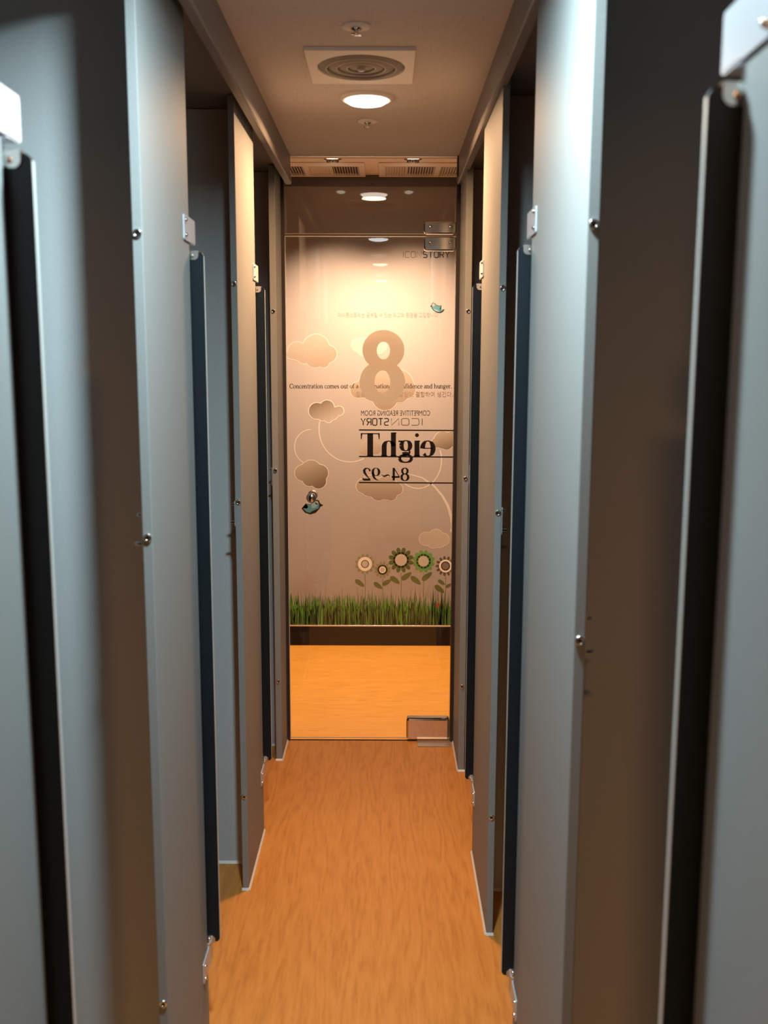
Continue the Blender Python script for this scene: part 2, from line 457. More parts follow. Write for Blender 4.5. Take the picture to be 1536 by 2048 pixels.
LP = [(0.745, 1.118, 0.90, 'grey booth partition on the left, nearest the viewer and cut by the frame', None, 1.19),
      (1.742, 2.150, 1.90, 'grey booth partition on the left, second from the viewer with a wide shaded divider', (1.806, 1.283, 0.38), 1.27),
      (2.826, 3.215, 2.99, 'orange-lit booth partition on the left, third from the viewer under the round lamp', (1.80, 1.19, 0.30), 1.13),
      (3.815, 4.028, 3.97, 'short booth partition on the left ending at the glass door', (1.77, 1.17, 0.33), 1.12)]
RP = [(0.36, 0.841, 0.60, 'grey booth partition on the right, nearest the viewer and cut by the frame', None, 1.13),
      (1.468, 2.025, 1.71, 'bright pale booth partition on the right, second from the viewer', (1.788, 1.177, 0.34), 1.155),
      (2.592, 3.068, 2.83, 'orange-lit booth partition on the right, third from the viewer under the round lamp', (1.775, 1.198, 0.35), 1.15),
      (3.715, 4.028, 3.90, 'short booth partition on the right ending at the hinge side of the glass door', (1.768, 1.154, 0.345), 1.14)]
for side, PP in (('L', LP), ('R', RP)):
    for i, (a, b, w, lab, scr, lt) in enumerate(PP):
        pt = partition(side, a, b, w, lab, scr or (1.79, 1.185, 0.34), th=0.018 if i < 3 else 0.024, thing_door=(i < 3), latch=lt)
        if i < 3: booth_door(side, b, pt)

# ------------------------------------------------------------------ artwork helpers: the flat prints lie on the mural (y = YW) and on the glass
def at(px, py, Y):
    d = FW + RT * ((px - 768) / F_PX) + UP * ((1024 - py) / F_PX)
    k = Y / d.y
    return Vector((d.x * k, Y, CAM_H + d.z * k))

def poly(bm, pts, Y, mi=0):
    vs = [bm.verts.new(at(p[0], p[1], Y)) for p in pts]
    f = bm.faces.new(vs); f.material_index = mi
    bmesh.ops.triangulate(bm, faces=[f])
    return bm

def ribbon(bm, pts, widths, Y, closed=False, mi=0):
    n = len(pts)
    if not isinstance(widths, (list, tuple)): widths = [widths] * n
    a, b = [], []
    for k in range(n):
        p0 = pts[k - 1] if (k > 0 or closed) else pts[k]
        p1 = pts[(k + 1) % n] if (k < n - 1 or closed) else pts[k]
        dx, dy = p1[0] - p0[0], p1[1] - p0[1]
        l = math.hypot(dx, dy) or 1
        nx, ny = -dy / l * widths[k] / 2, dx / l * widths[k] / 2
        a.append(bm.verts.new(at(pts[k][0] + nx, pts[k][1] + ny, Y)))
        b.append(bm.verts.new(at(pts[k][0] - nx, pts[k][1] - ny, Y)))
    for k in range(n if closed else n - 1):
        j = (k + 1) % n
        f = bm.faces.new((a[k], a[j], b[j], b[k])); f.material_index = mi
    return bm

def ell(cx, cy, rx, ry, n=40, a0=0.0, a1=2 * PI):
    full = abs(a1 - a0 - 2 * PI) < 1e-6
    m = n if full else n + 1
    return [(cx + rx * math.cos(a0 + (a1 - a0) * k / n), cy + ry * math.sin(a0 + (a1 - a0) * k / n)) for k in range(m)]

def ring(bm, cx, cy, rx, ry, ix, iy, Y, ox=0, oy=0, mi=0, n=56):
    """flat ring between an outer and an inner ellipse"""
    o = [bm.verts.new(at(*p, Y)) for p in ell(cx, cy, rx, ry, n)]
    i = [bm.verts.new(at(*p, Y)) for p in ell(cx + ox, cy + oy, ix, iy, n)]
    for k in range(n):
        j = (k + 1) % n
        f = bm.faces.new((o[k], o[j], i[j], i[k])); f.material_index = mi
    return bm

def outline_of(circles, c, n=120):
    """outer contour, seen from c, of a heap of circles"""
    out = []
    for k in range(n):
        a = 2 * PI * k / n
        ux, uy = math.cos(a), math.sin(a)
        best = 1.0
        for (x, y, r) in circles:
            dx, dy = x - c[0], y - c[1]
            t = dx * ux + dy * uy
            q = r * r - (dx * dx + dy * dy - t * t)
            if q >= 0:
                e = t + math.sqrt(q)
                best = max(best, e)
        out.append((c[0] + ux * best, c[1] + uy * best))
    return out

# font text laid into a box of the flat plane
def text_mesh(s):
    cu = bpy.data.curves.new('lettering', 'FONT'); cu.body = s
    o = bpy.data.objects.new('lettering', cu); COL.objects.link(o)
    dg = bpy.context.evaluated_depsgraph_get(); dg.update()
    me = bpy.data.meshes.new_from_object(o.evaluated_get(dg))
    vs = [(v.co.x, v.co.y) for v in me.vertices]
    fs = [tuple(p.vertices) for p in me.polygons]
    bpy.data.objects.remove(o); bpy.data.curves.remove(cu); bpy.data.meshes.remove(me)
    return vs, fs

def text_into(bm, s, x0, x1, ytop, ybot, Y, mirror=False, mi=0):
    vs, fs = text_mesh(s)
    if not vs: return bm
    ax, bx = min(v[0] for v in vs), max(v[0] for v in vs)
    ay, by = min(v[1] for v in vs), max(v[1] for v in vs)
    out = []
    for (x, y) in vs:
        u = (x - ax) / (bx - ax); w = (y - ay) / (by - ay)
        if mirror: u = 1 - u
        out.append(bm.verts.new(at(x0 + u * (x1 - x0), ybot + w * (ytop - ybot), Y)))
    for f in fs:
        try:
            fc = bm.faces.new([out[i] for i in f]); fc.material_index = mi
        except ValueError:
            pass
    return bm

# a small book serif, drawn as contrast strokes; units: x-height 0.46, cap 0.68, stem 0.09
ST, TH = 0.095, 0.030
def bowl(cx, cy, rx, ry, a0, a1, thick=ST, thin=TH, n=22):
    pts = ell(cx, cy, rx, ry, n, a0, a1)
    ws = [thin + (thick - thin) * abs(math.cos(a0 + (a1 - a0) * k / n)) ** 1.6 for k in range(len(pts))]
    if abs(a1 - a0 - 2 * PI) < 1e-6:
        pts.append(pts[0]); ws.append(ws[0])
    return ('s', pts, ws)
def stem(x, y0, y1, w=ST): return ('s', [(x, y0), (x, y1)], [w, w])
def bar(x0, x1, y, w=TH): return ('s', [(x0, y), (x1, y)], [w, w])
def G():
    g = {}
    X = 0.46
    sf = lambda x, y=0.016: bar(x - 0.10, x + 0.10, y)
    half = lambda x, y: bar(x - 0.10, x, y)
    g['o'] = (0.50, [bowl(0.25, 0.225, 0.18, 0.225, 0, 2 * PI)])
    g['c'] = (0.44, [bowl(0.25, 0.225, 0.18, 0.225, 0.75, 2 * PI - 0.75)])
    g['e'] = (0.45, [bowl(0.24, 0.225, 0.17, 0.225, 0.0, 2 * PI - 0.75), bar(0.08, 0.40, 0.235)])
    g['n'] = (0.54, [stem(0.12, 0, X), half(0.12, X - .016), sf(0.12), bowl(0.27, 0.27, 0.15, 0.175, 0, PI * 0.95), stem(0.42, 0, 0.28), sf(0.42)])
    g['m'] = (0.82, [stem(0.12, 0, X), half(0.12, X - .016), sf(0.12), bowl(0.265, 0.27, 0.145, 0.175, 0, PI * 0.95), stem(0.41, 0, 0.28), sf(0.41), bowl(0.555, 0.27, 0.145, 0.175, 0, PI * 0.95), stem(0.70, 0, 0.28), sf(0.70)])
    g['u'] = (0.53, [stem(0.12, 0.17, X), half(0.12, X - .016), bowl(0.26, 0.19, 0.14, 0.185, PI, 2 * PI), stem(0.41, 0, X), half(0.41, X - .016), bar(0.41, 0.52, .016)])
    g['h'] = (0.54, [stem(0.12, 0, 0.70), half(0.12, 0.684), sf(0.12), bowl(0.27, 0.27, 0.15, 0.175, 0, PI * 0.95), stem(0.42, 0, 0.28), sf(0.42)])
    g['i'] = (0.28, [stem(0.14, 0, X), half(0.14, X - .016), sf(0.14), ('d', (0.14, 0.62, 0.058))])
    g['t'] = (0.32, [stem(0.14, 0.10, 0.58, ST * .85), bar(0.03, 0.29, X - .016), bowl(0.22, 0.10, 0.08, 0.09, PI, 1.75 * PI, ST * .8)])
    g['r'] = (0.38, [stem(0.12, 0, X), half(0.12, X - .016), sf(0.12), bowl(0.25, 0.30, 0.13, 0.14, 0.9, PI), ('d', (0.325, 0.40, 0.05))])
    g['a'] = (0.45, [bowl(0.23, 0.30, 0.13, 0.15, 0.0, 2.6), stem(0.36, 0.07, 0.30), bar(0.36, 0.44, .03), bowl(0.21, 0.13, 0.14, 0.13, 0.9, 2 * PI - 0.9), bar(0.25, 0.36, 0.27)])
    g['s'] = (0.40, [('s', [(0.33, 0.38), (0.27, 0.44), (0.19, 0.445), (0.11, 0.40), (0.10, 0.33), (0.16, 0.27), (0.27, 0.21), (0.33, 0.14), (0.31, 0.06), (0.22, 0.015), (0.13, 0.02), (0.07, 0.09)], [.035, .04, .045, .06, .08, .095, .095, .08, .06, .045, .04, .035])])
    g['f'] = (0.34, [stem(0.14, 0, 0.56, ST * .9), bar(0.03, 0.28, X - .016), sf(0.14), bowl(0.24, 0.55, 0.10, 0.14, 1.0, PI, ST * .9), ('d', (0.30, 0.645, 0.045))])
    g['d'] = (0.53, [bowl(0.23, 0.225, 0.17, 0.225, 0.5, 2 * PI - 0.5), stem(0.40, 0, 0.70), half(0.40, 0.684), bar(0.40, 0.51, .016)])
    g['b'] = (0.53, [bowl(0.29, 0.225, 0.17, 0.225, -PI + 0.5, PI - 0.5), stem(0.12, 0, 0.70), half(0.12, 0.684)])
    g['g'] = (0.50, [bowl(0.22, 0.31, 0.14, 0.15, 0, 2 * PI, ST * .9), bar(0.33, 0.46, 0.44, 0.045), ('s', [(0.13, 0.19), (0.09, 0.13), (0.12, 0.08), (0.22, 0.065), (0.33, 0.05)], [.035, .05, .06, .085, .085]), bowl(0.23, -0.07, 0.19, 0.11, 0, 2 * PI, .06, .04)])
    g['T'] = (0.66, [stem(0.33, 0, 0.68, ST * 1.15), bar(0.03, 0.63, 0.664), sf(0.33), ('s', [(0.05, 0.67), (0.04, 0.50)], [.05, .025]), ('s', [(0.61, 0.67), (0.62, 0.50)], [.05, .025])])
    g['C'] = (0.66, [bowl(0.36, 0.34, 0.29, 0.34, 0.65, 2 * PI - 0.65, ST * 1.1), ('s', [(0.595, 0.66), (0.60, 0.46)], [.03, .03])])
    g['.'] = (0.25, [('d', (0.12, 0.05, 0.055))])
    g[' '] = (0.25, [])
    g['8'] = (0.50, [bowl(0.25, 0.51, 0.145, 0.16, 0, 2 * PI, ST, TH * 1.4), bowl(0.25, 0.175, 0.18, 0.18, 0, 2 * PI, ST * 1.1, TH * 1.4)])
    g['4'] = (0.50, [stem(0.35, 0, 0.68), bar(0.03, 0.47, 0.19, 0.075), ('s', [(0.04, 0.19), (0.34, 0.68)], [.04, .05])])
    g['9'] = (0.50, [bowl(0.25, 0.46, 0.17, 0.21, 0, 2 * PI, ST * 1.1), ('s', [(0.42, 0.46), (0.40, 0.28), (0.33, 0.13), (0.22, 0.04), (0.10, 0.0)], [ST, ST, .08, .05, .02])])
    g['2'] = (0.50, [('s', [(0.07, 0.50), (0.10, 0.60), (0.20, 0.665), (0.32, 0.64), (0.385, 0.54), (0.36, 0.42), (0.28, 0.30), (0.16, 0.16), (0.06, 0.04)], [.075, .06, .045, .075, .11, .10, .075, .05, .03]), ('s', [(0.05, 0.045), (0.42, 0.045)], [.09, .09]), ('s', [(0.42, 0.03), (0.46, 0.17)], [.08, .02])])
    g['~'] = (0.56, [('s', [(0.05, 0.20), (0.10, 0.27), (0.17, 0.30), (0.26, 0.265), (0.36, 0.225), (0.44, 0.25), (0.50, 0.33)], [.02, .05, .065, .065, .065, .05, .02])])
    return g
GLYPHS = G()

def serif_into(bm, s, x0, x1, ybase, em, Y, mirror=False, bold=1.0, track=0.0, mi=0):
    """em = pixels of the artwork per unit; text is stretched to the width x0..x1"""
    total = sum(GLYPHS[c][0] + track for c in s) - track
    k = (x1 - x0) / total
    def P(u, v):
        x = x0 + u * k
        if mirror: x = x1 - u * k
        return (x, ybase - v * em)
    u = 0.0
    for c in s:
        w, items = GLYPHS[c]
        for it in items:
            if it[0] == 'd':
                cx, cy, r = it[1]
                px, py = P(u + cx, cy)
                poly(bm, ell(px, py, r * em, r * em, 18), Y, mi)
            else:
                pts = [P(u + a, b) for a, b in it[1]]
                ribbon(bm, pts, [max(q * em * (bold if q > 0.05 else 1.0), 0.42) for q in it[2]], Y, mi=mi)
        u += w + track
    return bm

# square-shouldered display lettering (uniform strokes)
def techno(bm, s, x0, x1, ytop, ybot, Y, w, mirror=False, mi=0, gap=0.28):
    def rr(a0x, a0y, a1x, a1y, r=0.22): return rrect(a0x, a1x, a0y, a1y, r, 4)
    T = {
        'I': (0.12, [[(0.06, 0), (0.06, 1)]]),
        'C': (0.8, [[(0.8, 1), (0.22, 1), (0.07, .93), (0, .78), (0, .22), (0.07, .07), (0.22, 0), (0.8, 0)]]),
        'O': (0.8, [rr(0, 0, 0.8, 1) + [rr(0, 0, 0.8, 1)[0]]]),
        'N': (0.8, [[(0, 0), (0, 1), (0.8, 0), (0.8, 1)]]),
        'S': (0.75, [[(0.75, 1), (0.18, 1), (0.04, .93), (0, .77), (0.05, .58), (0.2, .52), (0.55, .48), (0.7, .42), (0.75, .25), (0.70, .07), (0.55, 0), (0, 0)]]),
        'T': (0.8, [[(0, 1), (0.8, 1)], [(0.4, 1), (0.4, 0)]]),
        'R': (0.75, [[(0, 0), (0, 1), (0.55, 1), (0.70, .93), (0.75, .75), (0.70, .55), (0.55, .48), (0.1, .48)], [(0.38, .48), (0.75, 0)]]),
        'Y': (0.8, [[(0, 1), (0.4, .45), (0.8, 1)], [(0.4, .45), (0.4, 0)]]),
        ' ': (0.25, []),
    }
    total = sum(T[c][0] for c in s) + gap * (len(s) - 1)
    k = (x1 - x0) / total
    u = 0
    for c in s:
        cw, lines = T[c]
        for ln in lines:
            pts = []
            for a, b in ln:
                x = x0 + (u + a) * k
                if mirror: x = x1 - (u + a) * k
                pts.append((x, ybot + b * (ytop - ybot)))
            ribbon(bm, pts, w, Y, mi=mi)
        u += cw + gap
    return bm

# ------------------------------------------------------------------ glass door and transom
gd = empty('door_1', ((XL + XR) / 2, YG, 0), 'frameless glass door at the corridor end with the large figure 8', 'door', None, 'structure')
GX0, GX1 = -0.400, 0.270
ZT = 2.073
GY0, GY1 = YG - 0.005, YG + 0.005
link('pane', B(GX0, GX1, GY0, GY1, 0.010, ZT - 0.004), M['glass'], gd)
bm = bmesh.new()
box(bm, GX0, GX1, GY0 - 0.0002, GY1 + 0.0002, ZT - 0.0055, ZT - 0.004)
box(bm, GX0, GX0 + 0.0015, GY0 - 0.0002, GY1 + 0.0002, 0.010, ZT - 0.004)
tag(link('pane_edge', bm, M['glass_edge'], gd), 'pale polished edge of the glass')
YP = GY0 - 0.0006    # prints on the corridor side of the pane
bm = bmesh.new()
ring(bm, 766.8, 700, 42, 40, 13.2, 17.6, YP, oy=1)
ring(bm, 764.7, 764, 45.5, 43, 15.7, 23, YP - 0.0003)
tag(link('number_sticker', bm, M['film8'], gd), 'large frosted tan figure 8')
bm = bmesh.new()
text_into(bm, 'COMPETITIVE READING ROOM', 722, 860, 821, 831.5, YP, True)
techno(bm, 'ICON', 783, 845.5, 837, 850.5, YP, 1.2, True)
techno(bm, 'STORY', 722, 777, 837, 850.5, YP, 2.0, True)
serif_into(bm, 'eighT', 720, 870.5, 912.5, 68, YP, True, 1.55)
serif_into(bm, '84~92', 724, 819, 961, 37, YP, True, 1.30)
for yy in (860.0, 913.0, 965.0):
    ribbon(bm, [(718, yy), (911, yy + 1.2)], 2.6, YP - 0.0001)
tag(link('lettering', bm, M['ink'], gd), 'black mirrored room lettering eighT and 84~92')
# patch fitting at the hinge corner (lower leaf half), foot fitting, lock knob
bm = bmesh.new()
a, b = at(848, 472, GY0), at(917, 502, GY0)
prism(bm, rrect(a.x, GX1 - 0.001, b.z, ZT - 0.006, 0.011), 'Y', GY0 - 0.014, GY1 + 0.014)
hp = link('upper_patch_fitting', bm, M['chrome'], gd, bevel=0.0045)
for fx in (0.2, 0.82):
    link('screw', pan_screw((a.x + fx * (GX1 - a.x), GY0 - 0.014, (b.z + ZT) / 2), 'Y', 0.007, -1), M['chrome'], hp, True)
bm = bmesh.new()
a, b = at(813, 1434, GY0), at(903, 1474, GY0)
prism(bm, rrect(a.x, GX1 - 0.001, 0.012, a.z, 0.012, 6, (0, 0, 1, 1)), 'Y', GY0 - 0.018, GY1 + 0.018)
tag(link('lower_patch_fitting', bm, M['chrome'], gd, bevel=0.009), 'chrome foot fitting mirroring the floor')
k = at(624, 993, GY0)
bm = bmesh.new()
lathe(bm, [(0.020, 0), (0.020, -0.005), (0.011, -0.008), (0.010, -0.020), (0.016, -0.028), (0.0205, -0.038), (0.019, -0.048), (0.012, -0.053), (0, -0.054)], (k.x, GY0, k.z), 'Y', 32)
lathe(bm, [(0.020, 0.010), (0.020, 0.015), (0.011, 0.018), (0.010, 0.030), (0.0205, 0.048), (0.012, 0.063), (0, 0.064)], (k.x, GY0, k.z), 'Y', 32)
bmesh.ops.recalc_face_normals(bm, faces=bm.faces)
tag(link('knob', bm, M['chrome'], gd, True), 'round chrome lock knob')

tr = empty('window_1', ((XL + XR) / 2, YG, ZT), 'fixed glass transom above the glass door', 'window', None, 'structure')
link('pane', B(GX0, GX1, GY0, GY1, ZT + 0.004, ZC - 0.002), M['glass'], tr)
bm = B(GX0, GX1, GY0 - 0.0002, GY1 + 0.0002, ZT + 0.004, ZT + 0.0055)
tag(link('pane_edge', bm, M['glass_edge'], tr), 'pale polished lower edge of the glass')
a, b = at(848, 444, GY0), at(917, 467, GY0)
bm = bmesh.new()
prism(bm, rrect(a.x, GX1 - 0.001, ZT + 0.004, a.z, 0.011), 'Y', GY0 - 0.014, GY1 + 0.014)
hp = link('patch_fitting', bm, M['chrome'], tr, bevel=0.0045)
for fx in (0.2, 0.82):
    link('screw', pan_screw((a.x + fx * (GX1 - a.x), GY0 - 0.014, ZT + 0.03), 'Y', 0.007, -1), M['chrome'], hp, True)
struct('trim_3', B(GX1 + 0.001, XR - 0.0005, YG - 0.02, YG + 0.03, 0, ZC - 0.001), M['jamb'], 'dark brown channel on the hinge side of the glass door', 'jamb', 0.001)
struct('trim_4', B(XL + 0.0005, GX0 - 0.001, YG - 0.012, YG + 0.02, 0, ZC - 0.001), M['jamb'], 'dark channel on the left side of the glass door', 'jamb', 0.001)
# floor spring cover below the foot fitting
bm = bmesh.new()
c = at(818, 1482, 4.0)
box(bm, 0.135, GX1 + 0.006, YG - 0.075, YG + 0.02, 0.0005, 0.004)
tag(link('floor_spring_cover', bm, M['cover'], None, bevel=0.0008), 'flat metal cover plate on the floor below the chrome foot fitting of the glass door', 'cover plate', None, 'thing')

# ------------------------------------------------------------------ mural
mu = empty('wall_mural', (-0.09, YW, 0.115), 'spotlit cream mural panel with clouds, birds, flowers and grass beyond the glass door', 'mural')
link('panel', B(-2.0, 2.0, YW, YW + 0.028, 0.116, ZC2 - 0.004), M['mural'], mu)
tag(link('bottom_strip', B(-2.0, 2.0, YW - 0.006, YW + 0.02, 0.108, 0.1165), M['silver'], mu, bevel=0.001), 'thin silver strip along the bottom')
tag(link('top_rail', B(-2.0, 2.0, YW - 0.006, YW, 2.487, ZC2 - 0.004), M['mural_top'], mu), 'dark rail along the top')
LAY = 0
def Ymu(layer): return YW - 0.0002 - 0.00008 * layer

def swoosh(pts, w, layer=1):
    link('curl_print', ribbon(bmesh.new(), pts, w, Ymu(layer)), M['line_white'], mu)
swoosh(ell(622, 894, 33, 35, 24, 1.05 * PI * 0.62, 1.5 * PI), 1.7)
swoosh(ell(700, 858, 62, 66, 40, 0.35 * PI, 1.22 * PI), 2.0)
swoosh(ell(836, 920, 47, 57, 40, -0.35, 0.72 * PI), 2.2)
swoosh([(818, 948), (845, 956), (868, 972), (885, 992), (896, 1012), (903, 1036), (905, 1052), (902, 1064)], [1.5, 2.5, 3.5, 4.5, 5.5, 5.5, 5, 4])

def cloud(circles, c, m, rim=1.3, layer=2, rim_part=None):
    o = outline_of(circles, c)
    cl = link('cloud_print', poly(bmesh.new(), o, Ymu(layer)), M[m], mu)
    if rim:
        seg = o if rim_part is None else [o[int(i) % len(o)] for i in range(*rim_part)]
        link('outline', ribbon(bmesh.new(), seg, rim, Ymu(layer + 1), closed=rim_part is None), M['line_white'], cl)
    return cl
cloud([(594, 702, 19), (632, 695, 27), (656, 708, 18), (630, 716, 20), (608, 712, 16), (647, 724, 12), (583, 708, 11)], (625, 706), 'cloud_soft', 1.2)
cloud([(634, 822, 17), (654, 815, 15), (664, 828, 13), (678, 822, 10), (657, 838, 8), (645, 832, 10)], (652, 823), 'cloud_top', 1.6)
cloud([(622, 942, 22), (606, 946, 17), (640, 946, 17), (619, 958, 15), (637, 962, 16)], (624, 949), 'cloud_low', 1.4)
cloud([(812, 778, 20), (770, 795, 26), (717, 780, 17), (750, 770, 34), (795, 770, 32), (800, 790, 16)], (768, 780), 'cloud_mid', 1.0)
cloud([(732, 694, 20), (756, 690, 18), (716, 690, 14)], (738, 692), 'cloud_pale', 0.8)
cloud([(886, 880, 18), (905, 878, 16), (893, 887, 13), (916, 884, 14), (872, 886, 10)], (895, 882), 'cloud_low', 1.2)
cloud([(741, 972, 22), (772, 976, 24), (793, 978, 13), (727, 972, 15), (757, 985, 17), (782, 990, 12)], (758, 977), 'cloud_mid', 1.2)
cloud([(852, 1078, 14), (872, 1072, 14), (886, 1079, 13), (866, 1084, 13), (880, 1086, 10)], (869, 1078), 'cloud_pale', 1.3)
cloud([(738, 894, 17), (728, 898, 10), (752, 897, 10)], (738, 895), 'cloud_soft', 0)

def bird(pts, beak, belly, head, tail):
    cx = sum(p[0] for p in pts) / len(pts); cy = sum(p[1] for p in pts) / len(pts)
    b = link('bird_print', poly(bmesh.new(), [(cx + (p[0] - cx) * 1.07, cy + (p[1] - cy) * 1.09) for p in pts], Ymu(4)), M['ink'], mu)
    link('body', poly(bmesh.new(), [(cx + (p[0] - cx) * 0.93, cy + (p[1] - cy) * 0.90) for p in pts], Ymu(5)), M['teal'], b)
    link('head', poly(bmesh.new(), ell(*head, 20), Ymu(6)), M['bird_head'], b)
    link('belly', poly(bmesh.new(), belly, Ymu(6)), M['teal_pale'], b)
    link('beak', poly(bmesh.new(), beak, Ymu(6)), M['ink'], b)
    link('tail', poly(bmesh.new(), tail, Ymu(6)), M['ink'], b)
Z1 = lambda l: [(770 + x / 12.8, 600 + y / 12.8) for x, y in l]
bird(Z1([(1195, 150), (1205, 100), (1240, 74), (1290, 100), (1330, 138), (1390, 150), (1440, 140), (1425, 190), (1410, 215), (1450, 242), (1515, 235), (1480, 290), (1420, 322), (1370, 322), (1300, 300), (1240, 255), (1205, 210)]),
     Z1([(1150, 160), (1200, 130), (1205, 190)]), Z1([(1235, 240), (1290, 235), (1360, 275), (1375, 300), (1310, 292)]), (866.8, 609.8, 2.9, 3.4), Z1([(1440, 290), (1520, 236), (1480, 292), (1420, 322), (1375, 318)]))
Z2 = lambda l: [(575 + x / 5.25, 650 + y / 5.25) for x, y in l]
bird(Z2([(340, 1885), (325, 1847), (300, 1840), (265, 1862), (240, 1885), (195, 1878), (215, 1905), (205, 1930), (155, 1925), (190, 1965), (240, 1982), (295, 1965), (335, 1920)]),
     Z2([(375, 1892), (338, 1870), (338, 1912)]), Z2([(250, 1880), (290, 1862), (320, 1880), (300, 1915), (255, 1925)]), (633.5, 1005.5, 3.2, 3.6), Z2([(240, 1965), (300, 1935), (330, 1925), (290, 1968), (245, 1982)]))

def petals(cx, cy, r0, r1, n, m, wid, nm='flower_print'):
    bm = bmesh.new()
    for k in range(n):
        a = 2 * PI * (k + 0.5) / n
        mx, my = cx + math.cos(a) * (r0 + r1) / 2, cy + math.sin(a) * (r0 + r1) / 2
        pts = []
        for t in range(16):
            b = 2 * PI * t / 16
            u, v = math.cos(b) * (r1 - r0) / 2, math.sin(b) * wid / 2
            pts.append((mx + u * math.cos(a) - v * math.sin(a), my + u * math.sin(a) + v * math.cos(a)))
        poly(bm, pts, Ymu(3))
    poly(bm, ell(cx, cy, r0 * 1.25, r0 * 1.25, 30), Ymu(3))
    return link(nm, bm, M[m], mu)
def disc(p, nm, cx, cy, r, m, layer): link(nm, poly(bmesh.new(), ell(cx, cy, r, r, 30), Ymu(layer)), M[m], p)
def stalk(p, cx, y0, y1, m='leaf', w=0.9): link('stem', ribbon(bmesh.new(), [(cx, y0), (cx + 0.6, (y0 + y1) / 2), (cx, y1)], w, Ymu(2)), M[m], p)
def leaf(p, cx, cy, ln, wd, ang, m='leaf'):
    pts = []
    for t in range(20):
        b = 2 * PI * t / 20
        u = math.cos(b) * ln / 2; v = math.sin(b) * wd / 2 * (1 - 0.25 * math.cos(b))
        pts.append((cx + u * math.cos(ang) - v * math.sin(ang), cy + u * math.sin(ang) + v * math.cos(ang)))
    link('leaf', poly(bmesh.new(), pts, Ymu(4)), M[m], p)
f = petals(730, 1128, 11, 20, 12, 'petal_tan', 6.5); tag(f, 'flower with a wide white disc')
disc(f, 'disc', 730, 1128, 14.2, 'disc_white', 4); disc(f, 'ring', 730, 1128, 7.9, 'ink', 5); disc(f, 'centre', 730, 1128, 6.5, 'disc', 6); stalk(f, 730, 1148, 1195); leaf(f, 719.5, 1166, 22, 9, 0.62)
f = petals(765, 1139.5, 8, 16.5, 12, 'petal_tan', 5); tag(f, 'smallest flower with a dark ring')
disc(f, 'ring', 765, 1139.5, 9.8, 'ink', 4); disc(f, 'disc', 765, 1139.5, 6.8, 'disc_white', 5); disc(f, 'centre', 765, 1139.5, 4.6, 'disc', 6); stalk(f, 765, 1156, 1195); leaf(f, 756, 1171, 20, 8.5, 0.62); leaf(f, 773.5, 1164.5, 20, 8.5, -0.52)
f = petals(802, 1120, 12.5, 25.5, 12, 'leaf_dark', 8.5); tag(f, 'largest flower with dark green petals')
disc(f, 'ring', 802, 1120, 13.3, 'ink', 4); disc(f, 'disc', 802, 1120, 11.9, 'disc', 5); stalk(f, 802, 1145, 1195); leaf(f, 790, 1160, 23, 9.5, 0.62); leaf(f, 813, 1152, 24, 10, -0.62)
f = petals(847, 1122.5, 11.5, 22.5, 12, 'petal_green', 8.5); tag(f, 'flower with bright green petals')
disc(f, 'ring', 847, 1122.5, 12, 'leaf_dark', 4); disc(f, 'disc', 847, 1122.5, 10.5, 'disc', 5); stalk(f, 847, 1145, 1195); leaf(f, 831.5, 1160.5, 25, 10, 0.66); leaf(f, 854, 1152.5, 25, 10, -0.66)
f = petals(891, 1132, 11, 20, 13, 'petal_brown', 5.2); tag(f, 'flower with brown petals and a white ring')
disc(f, 'ring', 891, 1132, 13, 'disc_white', 4); disc(f, 'inner_ring', 891, 1132, 9.2, 'ink', 5); disc(f, 'centre', 891, 1132, 7.4, 'disc_brown', 6); stalk(f, 891, 1152, 1200); leaf(f, 883, 1164.5, 16, 7, 0.6); leaf(f, 897.5, 1171, 14, 6, -0.52); leaf(f, 879, 1178, 23, 10, 0.66)
bug = link('ladybird_print', poly(bmesh.new(), ell(876, 1211, 6, 5.5, 20), Ymu(5)), M['red'], mu)
disc(bug, 'head', 868.5, 1209, 3, 'ink', 6); disc(bug, 'spot', 877, 1209, 1.1, 'ink', 6)
# grass strip
for nm, m, n, ylo, yhi in (('grass_print', 'grass_a', 520, 1186, 1212), ('grass_print', 'grass_b', 330, 1190, 1216), ('grass_print', 'grass_c', 330, 1172, 1206)):
    bm = bmesh.new()
    for k in range(n):
        x = random.uniform(520, 975)
        if m == 'grass_b' and x > 860 and random.random() < 0.75: continue
        top = random.uniform(ylo, yhi) + (10 if x > 850 and m != 'grass_c' else 0)
        if m == 'grass_c' and random.random() < 0.6: top += 14
        lean = random.uniform(-7, 7)
        w = random.uniform(1.6, 3.6) if m != 'grass_c' else random.uniform(0.9, 2.0)
        base = 1250
        ribbon(bm, [(x, base), (x + lean * 0.25, (base + top) / 2), (x + lean, top)], [w, w * 0.8, 0.2], Ymu({'grass_a': 5, 'grass_b': 6, 'grass_c': 7}[m]))
    if m == 'grass_a': poly(bm, [(520, 1250), (520, 1212), (975, 1214), (975, 1250)], Ymu(4.5))
    tag(link(nm, bm, M[m], mu), {'grass_a': 'mid green printed grass', 'grass_b': 'bright green printed grass', 'grass_c': 'dark green taller printed blades'}[m], kind='stuff')
